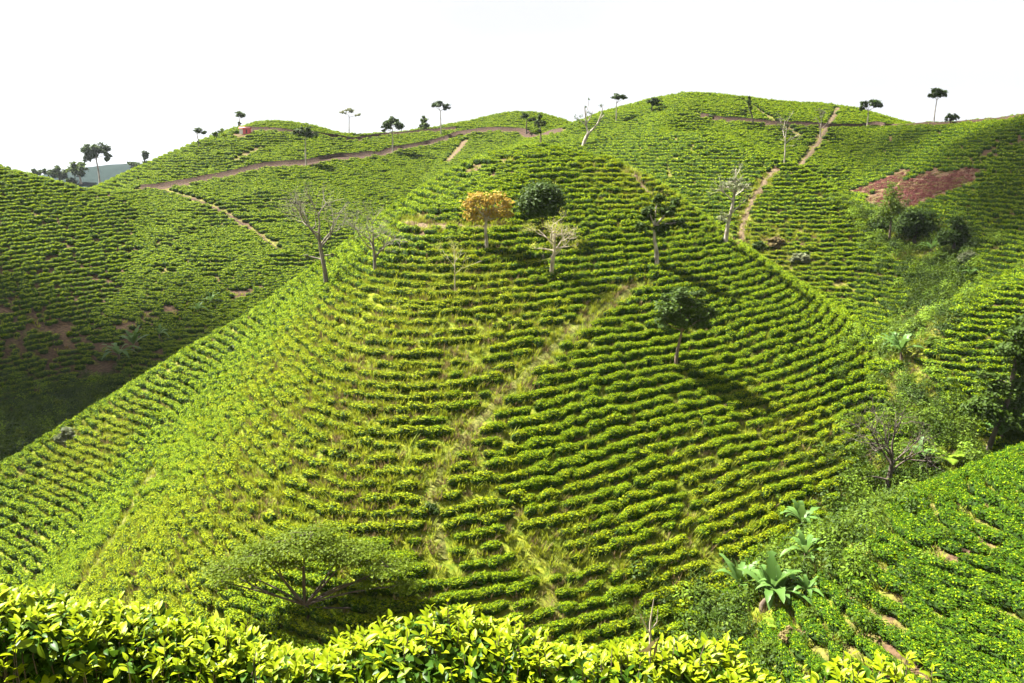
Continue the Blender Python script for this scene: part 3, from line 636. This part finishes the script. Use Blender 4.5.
# main hill
tree(327, 289, [(-1,18),(-4,36),(-5,48),(-5,60)], 5.2, [(-18,33,3,2.5,40),(6,34,3,2.5,50)], 'grey_leaf', 1.3, 'bare spreading tree with stout grey trunk farthest left on the main hill', name='bare_tree', bark='grey_bark', bare_from=(4, 17, .5, 6, 300))
tree(375, 276, [(0,16),(-.5,32)], 4.2, [(0,42,22,14,60)], 'grey_leaf', 1.3, 'bare tree with pale straight trunk and fanned twigs near the left skyline', name='bare_tree', bark='grey_bark', bare_from=(4, 15, .55, 6, 360))
tree(455, 292, [(0,18),(0,30)], 1.6, [], 'pale_leaf', 1.3, 'spindly pale sapling among the rows below the orange tree', name='sapling', bark='dead_wood', bare_from=(3, 10, .4, 4, 200))
tree(486.5, 251, [(0,10),(-1,22),(0,30)], 4.2, [(-13,37,9,7,230),(12,38,10,6,250),(0,50,10,6,240),(3,36,8,6,160),(19,46,7,5,160),(-17,47,7,5,150),(-8,54,7,4,120),(9,55,7,4,120),(24,37,4,3,60)], 'orange_leaf', 2.1, 'orange yellow leaved tree with white trunk on the main hill', bark='pale_bark', clump=.62, dense=.6)
tree(543, 236, [(0,9),(-1,18)], 4, [(-10,32,12,12,900),(9,33,13,12,950),(0,43,15,9,800),(-3,26,15,8,520)], 'dark_leaf', 2.2, 'dense round dark green tree directly behind the pale bare tree', bark='dark_bark', clump=.5)
tree(551, 279, [(1,14),(3,28),(3,38)], 5, [(26,34,10,7,60),(-16,30,9,6,40)], 'pale_leaf', 1.5, 'half bare yellowish tree before the round dark one', name='bare_tree', bark='dead_wood', bare_from=(4, 12.5, .7, 6, 600))
tree(656.6, 266, [(-.5,14),(-3,26),(-3,40)], 5, [(-9,53,7.5,7,420),(9,55,7,6.5,380),(-14,38,6,6,260),(3,38,8,6,320),(17,43,7,3.5,180),(-1,66,6,5,240),(17,62,5,4.5,180),(24,41,5,2.5,80)], 'dark_leaf', 2.2, 'lumpy dark green tree with white footed trunk on the right face of the main hill', bark='pale_bark', clump=.3)
tree(676, 368, [(0,12),(2,24),(4,38)], 4.2, [(-9,60,12,10,420),(13,62,13,10,460),(2,73,12,8,360),(20,48,11,8,340),(-12,46,9,7,240),(3,50,12,9,340),(30,57,8,6,180),(-14,72,5,4,80),(20,76,6,4,90)], 'dark_leaf', 2.1, 'slender stemmed dark tree with feathery crown lowest on the right face of the main hill', bark='bark', clump=.42)
# right valley and spur
tree(724.7, 246, [(2,20),(5,38),(7,52)], 4.6, [(0,58,14,5,150),(14,60,12,4,140),(-4,28,8,6,160),(6,64,14,4,150)], 'grey_leaf', 1.4, 'grey flat topped sparse tree with white trunk at the foot of the reddish footpath', bark='pale_bark', bare_from=(3, 12, .5, 4, 160))
tree(889, 243, [(0,14),(0,28)], 2.8, [(-3,38,13,12,320),(8,30,10,9,220),(0,50,9,9,180),(-9,26,7,7,140)], 'mid_leaf', 1.6, 'airy green tree below the red cleared patch', bark='bark', clump=.4)
tree(914, 243, [(0,8),(2,14)], 4, [(-8,18,11,10,600),(7,22,12,11,640),(-4,28,9,7,380),(12,12,8,7,300)], 'dark_leaf', 2.0, 'dense dark bushy tree filling the gully under the red patch', bark='dark_bark', clump=.33)
tree(953, 256, [(0,8),(0,16)], 4, [(-7,18,9,9,480),(6,22,10,11,560),(1,32,7,7,260)], 'dark_leaf', 2.0, 'dark rounded tree in the gully beyond the dense bushy one', bark='dark_bark', clump=.33)
tree(877, 232, [(0,3),(0,6)], 3, [(0,8,9,7,420)], 'dark_leaf', 1.8, 'low dark bush left of the airy green tree', 'bush', 'bush', 'dark_bark')
tree(985, 458, [(6,24),(14,60),(19,100),(23,128)], 6.0, [(2,52,20,10,760),(20,44,18,10,680),(38,54,20,11,780),(-12,60,13,6,280),(36,78,17,12,680),(30,98,15,11,600),(14,112,13,9,380),(36,118,16,11,560),(20,130,13,9,380),(34,140,14,10,400),(-6,84,10,5,170),(8,72,13,8,300)], 'dark_leaf', 2.6, 'tall feathery dark tree leaning at the right edge above the gully', bark='dark_bark', clump=.42)
tree(887, 499, [(0,16),(1,34),(1,48)], 6.5, [(-22,24,7,6,60),(10,20,10,8,160)], 'mid_leaf', 1.7, 'leafless brown branching tree above the gully', name='bare_tree', bark='dark_bark', bare_from=(4, 22, .6, 7, 300))
# flat crowned tree below the hedge
tree(306.7, 618, [(0,8),(-1,14)], 6.5, [(0,80,42,5,1500),(-45,72,30,5,900),(46,70,32,5,900),(-74,56,24,5,600),(84,56,26,5,650),(-26,60,24,4,380),(32,60,26,4,380),(100,36,18,5,380),(80,14,20,5,400),(-86,38,15,4,220),(8,90,26,3.5,560),(62,40,16,4,180),(-55,44,14,3.5,140)], 'fine_leaf', 1.9, 'wide flat crowned feathery green tree just beyond the front hedge', name='umbrella_tree', bark='dark_bark', clump=.36, twigs=10)
# gully shrubs
for u, v, r_, lf, lab in [(968,262,11,'grey_leaf','brownish green shrub in the gully right of the dark trees'), (940,262,9,'mid_leaf','green shrub between the two gully banana plants'), (950,300,9,'mid_leaf','shrub halfway down the upper gully'),
    (925,318,10,'dry','straw coloured shrub on the bank of the upper gully'), (932,345,8,'mid_leaf','shrub low in the upper gully above the pale banana clump'), (775,245,8,'dry','dry brown shrub on the bank right of the reddish footpath'),
    (800,262,9,'grey_leaf','greyish shrub on the bank below the spur'), (758,248,7,'dark_leaf','small dark shrub at the foot of the reddish footpath'), (890,480,14,'dark_leaf','dark shrub around the foot of the leafless brown tree'),
    (862,505,13,'mid_leaf','shrub left of the leafless brown tree'), (925,470,16,'dark_leaf','broad dark shrub under the yellow green ferns'), (840,512,10,'fern','yellow green shrub above the upper gully banana plant'),
    (700,600,16,'mid_leaf','bushy shrub left of the large banana clump'), (735,622,15,'dark_leaf','dark shrub at the foot of the large banana clump'), (790,640,13,'dry','rusty dry shrub below the large banana clump'),
    (770,655,14,'mid_leaf','green shrub beside the rusty dry shrub'), (812,620,12,'mid_leaf','shrub right of the large banana clump'), (68,440,12,'grey_leaf','greyish scrubby shrub on the left edge of the main hill'),
    (20,440,10,'fine_leaf','light green shrub in the left gully bottom'), (60,408,9,'fine_leaf','light green shrub higher up in the left gully'), (1012,440,12,'mid_leaf','shrub at the right edge under the tall feathery tree'), (340,455,7,'dark_leaf','dark shrub among the grassy rows in the middle of the main hill'),
    (430,512,9,'dark_leaf','dark clump beside the grassy footpath'), (235,350,6,'dark_leaf','small dark clump among the rows high on the left flank')]:
    tree(u, v+2, [(0, r_*.3), (0, r_*.5)], max(1.5, r_*.16), [(-r_*.35, r_*.5, r_*.65, r_*.5, 260), (r_*.35, r_*.55, r_*.65, r_*.55, 260), (0, r_*.85, r_*.55, r_*.4, 180)], lf, 1.9, lab, 'shrub', 'shrub', 'dark_bark', clump=.33)

# ------------------------------------------------------------------ banana plants and ferns
def blade(mb, base, d, L_, W_, droop, seg=12):
    d = np.asarray(d, float); d = d/np.linalg.norm(d); h_ = np.array([d[0], d[1], 0]); h_ = h_/(np.linalg.norm(h_)+1e-6)
    s = np.array([-h_[1], h_[0], 0]); t = np.linspace(0, 1, seg); c = np.asarray(base)+d*L_*t[:, None]-np.array([0, 0, 1])*droop*L_*(t**2.2)[:, None]
    w_ = W_*np.sin(math.pi*np.clip(.08+t*.92, 0, 1))**.6*np.where(t < .12, .25, 1); w_[-1] = .01
    w_ = w_*(1+.24*rng.normal(size=seg)); up = np.array([0, 0, .35])
    V = np.stack([c-s*w_[:, None]+up*w_[:, None], c, c+s*w_[:, None]+up*w_[:, None]], 1)
    i = np.arange(seg-1)[:, None]*3; j = np.arange(2)[None]
    mb.add(V.reshape(-1, 3), np.stack([i+j, i+3+j, i+4+j, i+1+j], -1).reshape(-1, 4))
def banana(u, v, r_, nl, label, base=None, drop=.45):
    p = cast(u, v) if base is None else np.asarray(base, float); m = px_m(p); R_ = r_*m
    root = empty('banana_plant', p, label, 'banana plant', 'banana plants in the gullies'); st = MB(); top = np.array([rng.normal(0, .06)*R_, 0, R_*.36])
    tube(st, [(0, 0, -.3), (0, 0, .15*R_), top], [R_*.065, R_*.055, R_*.035], 8)
    st.build('stem', M['bark'], root, True)
    for k in range(nl+3):
        a = 2.4*k+rng.normal(0, .25); el = .65+.75*rng.random(); mb = MB()
        blade(mb, top+[0, 0, -.02*R_], (math.cos(a)*math.cos(el), math.sin(a)*math.cos(el), math.sin(el)), R_*(.85+.45*rng.random()), R_*.085, .30+.55*rng.random()*min(1, 1.6*math.cos(el)))
        mb.build('leaf', M['banana'], root, True)
for u, v, r_, nl, lab in [(762,612,48,11,'largest banana plant in the lower gully'), (737,598,34,7,'banana plant with one pale flopped leaf left of the largest'), (806,533,30,8,'topmost banana plant of the lower gully'),
    (805,565,30,7,'banana plant between the topmost and the largest in the lower gully'), (806,600,24,6,'yellowing banana plant just right of the largest'), (782,604,30,7,'banana plant crowding the right side of the largest'),
    (901,362,26,10,'pale banana clump at the mouth of the upper gully'), (891,350,16,6,'small banana plant behind the pale clump'), (929,255,15,6,'banana plant with grey green leaves in the dark upper gully'), (970,280,13,6,'small banana plant on the gully bank under the brownish shrub'),
    (1003,445,26,7,'banana plant at the foot of the tall feathery dark tree'), (918,466,24,6,'banana plant behind the leafless brown tree')]:
    banana(u, v, r_*1.15, nl+2, lab)
def behind(u, v, back):
    d = ray(u, v+3); p = cast(u, v+4); r = math.hypot(p[0], p[1])+back; a = math.atan2(p[0], p[1]); x, y = r*math.sin(a), r*math.cos(a); return (x, y, gz1(x, y))
for u, v, r_, nl, lab in [(120,368,17,7,'banana plant lowest behind the left edge of the main hill'), (134,358,18,8,'banana plant with the widest leaves behind the left edge of the main hill'), (160,344,10,6,'small banana plant third up behind the left edge of the main hill'),
    (198,318,9,6,'small banana plant fourth up behind the left edge of the main hill'), (212,309,10,6,'banana plant highest behind the left edge of the main hill')]:
    banana(u, v, r_*1.5, nl, lab, behind(u, v, 2.2))
def fern(u, v, r_, nl, label):
    p = cast(u, v); m = px_m(p); R_ = r_*m; root = empty('fern', p, label, 'fern', 'ferns in the gullies')
    for k in range(nl):
        a = 2.4*k+rng.normal(0, .3); el = .35+.6*rng.random(); t = np.linspace(.12, 1, 16); L_ = R_*(.8+.4*rng.random()); d = np.array([math.cos(a)*math.cos(el), math.sin(a)*math.cos(el), math.sin(el)])
        c = np.array([0, 0, .15*R_])+d*L_*t[:, None]-np.array([0, 0, 1])*.45*L_*(t**2)[:, None]; s = np.array([-math.sin(a), math.cos(a), 0]); h_ = np.array([math.cos(a), math.sin(a), -.2])
        w_ = (.26*L_*np.sin(math.pi*np.clip(t, 0, .97))**.7+.01)[:, None]; g_ = L_*.028; mb = MB()
        for sg in (-1, 1):
            V = np.stack([c-h_*g_, c+sg*s*w_*.5+h_*g_*.3, c+sg*s*w_+h_*g_*2, c+h_*g_], 1); mb.add(V.reshape(-1, 3), np.arange(len(t)*4).reshape(-1, 4))
        tube(mb, np.vstack([[0, 0, -.05], [0, 0, .15*R_], c[::5]]), .012, 4)
        mb.build('frond', M['fern'], root)
for u, v, r_, nl, lab in [(838,525,20,10,'bright fern clump right of the topmost banana plant'), (806,572,15,7,'fern under the middle banana plant of the lower gully'), (778,630,18,8,'fern at the foot of the largest banana plant'), (733,645,22,9,'fern just behind the front hedge left of the gully'),
    (950,462,22,11,'yellow green fern clump left of the tall feathery dark tree'), (972,455,18,9,'fern clump touching the trunk of the tall feathery dark tree'), (825,545,14,7,'small fern on the right bank under the bright fern clump')]:
    fern(u, v, r_, nl, lab)

# ------------------------------------------------------------------ red hut, boulder
def simple(name, col, rough=.7):
    m, t, b = mat(name); N = t.nodes.new; K = t.links.new; nz = N('ShaderNodeTexNoise'); nz.inputs['Scale'].default_value = 3; nz.inputs['Detail'].default_value = 5; tc = N('ShaderNodeTexCoord'); K(tc.outputs['Object'], nz.inputs[0])
    r = N('ShaderNodeMix'); r.data_type = 'RGBA'; r.inputs['A'].default_value = (*[c*.75 for c in col], 1); r.inputs['B'].default_value = (*col, 1); K(nz.outputs[0], r.inputs['Factor']); K(r.outputs['Result'], b.inputs['Base Color']); b.inputs['Roughness'].default_value = rough; return m
def slab(mb, a, b):
    a, b = np.array(a, float), np.array(b, float); V = np.array([[(a, b)[i][0], (a, b)[j][1], (a, b)[k][2]] for i in (0, 1) for j in (0, 1) for k in (0, 1)])
    mb.add(V, [[0,1,3,2],[4,6,7,5],[0,4,5,1],[2,3,7,6],[0,2,6,4],[1,5,7,3]])
def hut():
    p = cast(245, 134); m = px_m(p); p[2] += .35; root = empty('hut', p, 'small red field hut with a whitewashed end on the back ridge', 'hut'); w_, d_, h_ = 9*m, 6*m, 4.6*m
    a = MB(); slab(a, (-w_*.22, 0, -2.4), (w_*.5, d_, h_*.8)); a.build('wall', simple('red_board', (.62, .10, .12)), root)
    a = MB(); slab(a, (-w_*.62, .1, -2.4), (-w_*.225, d_-.1, h_*.72)); a.build('whitewashed_wall', simple('whitewash', (.75, .74, .72)), root)
    a = MB(); z0, z1 = h_*.805, h_*1.12; y0, y1, ym = -.3, d_+.3, d_/2; xa, xb = -w_*.66, w_*.55
    V = [(xa,y0,z0),(xb,y0,z0),(xb,ym,z1),(xa,ym,z1),(xa,y1,z0),(xb,y1,z0)]; V += [(x, y, z+.08) for x, y, z in V]
    a.add(V, [[0,1,2,3],[3,2,5,4],[6,9,8,7],[9,10,11,8],[0,6,7,1],[4,5,11,10],[0,3,9,6],[3,4,10,9],[1,7,8,2],[2,8,11,5]]); a.build('roof', simple('red_sheet', (.60, .16, .17), .5), root)
    a = MB(); slab(a, (w_*.1, -.04, -.2), (w_*.26, -.003, h_*.6)); a.build('door', simple('hut_door', (.10, .05, .04)), root)
hut()
def boulder():
    p = cast(22, 413); m = px_m(p); mb = MB(); ball(mb, (0, 0, 1.2*m), (4.5*m, 3.2*m, 2.8*m), 0, 10, 7, .5)
    o = mb.build('boulder', bark_mat('pale_stone', (.22, .20, .20), (.48, .46, .46), 1.2)); o.location = p; tag(o, 'single pale grey boulder low on the dark left slope', 'boulder')
boulder()

# ------------------------------------------------------------------ the front hedge
def big_leaves(mb, base, d, nrm, L_, tip):
    """curved pointed leaves, folded a little along the midrib"""
    k = len(base); d = unit(d); n = unit(nrm-(nrm*d).sum(1, keepdims=True)*d); b = np.cross(n, d); L_ = L_[:, None]
    bend = (.10+.28*rng.random((k, 1))); wid = L_*(.19+.05*rng.random((k, 1))); fold = .35
    mid = [base+d*L_*t-n*L_*bend*t*t for t in (0, .27, .52, .78, 1)]
    V = list(mid)
    for sgn in (-1, 1):
        for t, q in ((1, .82), (2, 1.0), (3, .66)): V.append(mid[t]+sgn*b*wid*q+n*wid*q*fold*(.7+.6*rng.random((k, 1))))
    V = np.stack(V, 1).reshape(-1, 3); o = (np.arange(k)*11)[:, None]
    t3 = np.array([[0,5,1],[3,7,4],[0,1,8],[3,4,10]]); t4 = np.array([[1,5,6,2],[2,6,7,3],[1,2,9,8],[2,3,10,9]])
    tp = np.repeat(np.clip(tip, 0, 1), 11); m0 = mb.n
    mb.v.append(V); mb.t.append(tp); mb.n += len(V)
    mb.f3.append((o[:, None]+t3[None]).reshape(-1, 3)+m0); mb.m3.append(np.zeros(k*4, int)); mb.f4.append((o[:, None]+t4[None]).reshape(-1, 4)+m0); mb.m4.append(np.zeros(k*4, int))
def hedge(name, x0, x1, Y0, topf, nleaf, nshoot, depth, low, label, cat):
    root = empty(name, ((x0+x1)/2, Y0+depth/2, gz1((x0+x1)/2, Y0+depth/2)), label, cat); off = np.array(root.location); fo, sh, stm, core = MB(), MB(), MB(), MB()
    if nshoot < 300: sh = fo
    def ztop(x, y):
        u = 512+887*x/(Y0*1.12); v = topf(u)+39; t = np.tan(PITCH+np.arctan((v-341.5)/887))
        q = (y-Y0)/depth; return -t*(Y0+.25*depth)+.05*np.sin(x*5.1)*np.sin(y*4.3+1)+.11*(fbm(x*3.3, y*3.3, 77)-.5)-.30*np.maximum(q-.3, 0)**2-.55*np.maximum(.16-q, 0)
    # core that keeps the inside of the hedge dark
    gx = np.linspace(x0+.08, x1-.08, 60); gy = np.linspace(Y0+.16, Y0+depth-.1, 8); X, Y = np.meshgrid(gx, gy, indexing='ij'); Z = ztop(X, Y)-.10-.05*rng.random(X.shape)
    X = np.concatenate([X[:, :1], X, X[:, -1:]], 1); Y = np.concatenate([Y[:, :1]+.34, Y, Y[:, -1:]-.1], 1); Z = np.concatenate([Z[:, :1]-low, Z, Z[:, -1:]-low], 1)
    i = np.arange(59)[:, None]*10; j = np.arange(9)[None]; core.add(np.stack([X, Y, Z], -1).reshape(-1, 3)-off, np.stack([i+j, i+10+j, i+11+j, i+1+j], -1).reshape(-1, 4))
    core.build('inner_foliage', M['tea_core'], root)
    # older leaves: top, front and ends
    nt_ = int(nleaf*.45); x = x0+(x1-x0)*rng.random(nt_); y = Y0+depth*rng.random(nt_); z = ztop(x, y)-.11*rng.random(nt_)**1.3
    b = np.stack([x, y, z], -1); d = rng.normal(0, .8, (nt_, 3))+[0, -.15, .25]; nn = rng.normal(0, .45, (nt_, 3))+[0, 0, 1]
    big_leaves(fo, b-off, d, nn, .046+.03*rng.random(nt_), np.clip(.22-(ztop(x, y)-z)*5+rng.normal(0, .25, nt_), 0, .7))
    nf = nleaf-nt_; x = x0+(x1-x0)*rng.random(nf); q = rng.random(nf); y = Y0+.04+.12*rng.random(nf)+.30*q**.8+.05*np.sin(x*4.2); z = ztop(x, np.minimum(y, Y0+.2)+.1)-low*q
    b = np.stack([x, y, z], -1); d = rng.normal(0, .7, (nf, 3))+[0, -.6, -.1]; nn = rng.normal(0, .5, (nf, 3))+[0, -.55, .8]
    big_leaves(fo, b-off, d, nn, .046+.034*rng.random(nf), np.where(rng.random(nf) < .12, .6*rng.random(nf), .02))
    # young shoots, three to five upright leaves each
    sx = x0+(x1-x0)*rng.random(nshoot); sy = Y0+.02+(depth-.04)*rng.random(nshoot); sz = ztop(sx, sy)-.02; tall = .018+.10*rng.random(nshoot)**2
    fr = rng.random(nshoot) < .12; sz = np.where(fr, sz-.22*rng.random(nshoot), sz); sy = np.where(fr, Y0-.02, sy)
    for q in range(4):
        a = 2.4*q+rng.random(nshoot)*6.28; lift = .55+.3*q+.3*rng.random(nshoot); d = np.stack([np.cos(a), np.sin(a)-.1, lift], -1); b = np.stack([sx, sy, sz+tall*(.4+.2*q)], -1)
        k = rng.random(nshoot) < (1, .95, .8, .55)[q]
        big_leaves(sh, (b-off)[k], d[k], np.stack([-np.cos(a)*lift, -np.sin(a)*lift, 1+0*a], -1)[k]*[.6, .6, 1]+rng.normal(0, .15, (k.sum(), 3)), (.058-.008*q)*(.75+.5*rng.random(k.sum())), .7+.35*rng.random(k.sum()))
    for q in range(0, nshoot, 2): tube(stm, np.array([[sx[q], sy[q], sz[q]-.15], [sx[q]+rng.normal(0, .01), sy[q], sz[q]-.03], [sx[q], sy[q], sz[q]+tall[q]]])-off, [.004, .003, .0015], 4)
    for q in range(int(26*(x1-x0))):
        x = x0+(x1-x0)*rng.random(); y = Y0+.1+.3*rng.random(); zt = float(ztop(np.array([x]), np.array([y]))[0]); 
        tube(stm, np.array([[x+rng.normal(0, .1), y+.2, zt-low-.35], [x, y+.05, zt-low*.5], [x+rng.normal(0, .06), y, zt-.06]])-off, [.014, .009, .004], 5)
    fo.build('foliage', M['hedge'], root, True); (sh.build('young_shoots', M['hedge'], root, True) if sh is not fo else None); stm.build('stems', M['bark'], root, True)
    return root
hedge('tea_hedge', -2.75, 1.27, 3.3, hedge_top, 13000, 1150, .55, .75, 'clipped tea hedge with glossy lime young leaves running along the front', 'hedge')
hedge('tea_bush', 1.33, 1.84, 3.3, lambda u: 636+8*np.sin(u*.13)+np.abs(u-880)*.25, 560, 70, .45, .6, 'leafy tea bush tip poking up just past the right end of the hedge', 'tea bush')
def dry_twig():
    p = P(651, 640, 3.55); root = empty('dry_twig', p, 'pale dead forked twig sticking up out of the front hedge', 'twig'); mb = MB(); s = 3.55/887
    tube(mb, [(0, 0, -.12), (-.006, 0, .08), (.006, 0, 50*s)], [.006, .005, .0015], 5); tube(mb, [(-.003, 0, .02), (-.03, -.01, .08), (-.055, 0, 33*s)], [.004, .003, .001], 5); tube(mb, [(0, 0, .05), (.02, -.02, .1), (.025, 0, .15)], [.003, .002, .001], 4)
    mb.build('stalk', M['dead_wood'], root, True); lf = MB(); leaves(lf, np.array([[.0, -.03, .0], [.015, -.04, -.02], [-.02, -.03, -.03]]), rng.normal(0, .4, (3, 3))+[0, -1, .4], .09, .2); lf.build('withered_leaf', M['dry'], root)
dry_twig()
# ------------------------------------------------------------------ air
def haze():
    mb = MB(); slab(mb, (-4300, -4300, -420), (4300, 4300, 48)); m = bpy.data.materials.new('haze_air'); m.use_nodes = True; t = m.node_tree; t.nodes.clear()
    v = t.nodes.new('ShaderNodeVolumePrincipled'); v.inputs['Color'].default_value = (.80, .88, 1, 1); v.inputs['Density'].default_value = .00005; v.inputs['Anisotropy'].default_value = .2
    o = t.nodes.new('ShaderNodeOutputMaterial'); t.links.new(v.outputs[0], o.inputs['Volume']); tag(mb.build('haze', m), kind='stuff')
haze()
# ------------------------------------------------------------------ unseen thin clouds added above and behind the frame to shade the hills
def cloud_mat():
    m = bpy.data.materials.new('shade_cloud'); m.use_nodes = True; t = m.node_tree; t.nodes.clear(); N = t.nodes.new; K = t.links.new
    d = N('ShaderNodeBsdfDiffuse'); d.inputs[0].default_value = (.9, .9, .92, 1); tl = N('ShaderNodeBsdfTranslucent'); tl.inputs[0].default_value = (.9, .9, .92, 1); a = N('ShaderNodeAddShader')
    mx_ = N('ShaderNodeMixShader'); mx_.inputs[0].default_value = .5; K(d.outputs[0], mx_.inputs[1]); K(tl.outputs[0], mx_.inputs[2])
    tp = N('ShaderNodeBsdfTransparent'); m2 = N('ShaderNodeMixShader'); m2.inputs[0].default_value = CLOUD_OP; K(tp.outputs[0], m2.inputs[1]); K(mx_.outputs[0], m2.inputs[2])
    o = N('ShaderNodeOutputMaterial'); K(m2.outputs[0], o.inputs[0]); return m
CLOUD_OP = .13
CM = cloud_mat()
def cloud(pts, npuff, label):
    P_ = np.array([cast(u, v) for u, v in pts]); h_ = 420.0; off = np.array(sd)*(h_/sd.z); c = P_.mean(0)+off; mb = MB()
    for q in range(npuff):
        i = rng.integers(len(P_)); p = P_[i]+off-c; r_ = 5+7*rng.random()
        ball(mb, p+[rng.normal(0, 6), rng.normal(0, 6), 10*rng.random()], (r_*1.3, r_*1.2, r_*.45), 0, 12, 7, .3)
    o = mb.build('cloud', CM, None, True); o.location = c; tag(o, label, 'cloud')
cloud([(20,340),(60,350),(30,390),(100,340),(60,400),(150,315),(10,420),(-40,350),(120,350),(-20,400),(40,320)], 24, 'unseen thin cloud added to shade the left slope')
cloud([(985,150),(1010,160),(1000,210),(985,200),(1015,250),(970,225),(990,240),(1040,200),(1060,150),(880,150),(1000,130)], 26, 'unseen thin cloud added to shade the right back slope')
print('objects', len(SC.objects))
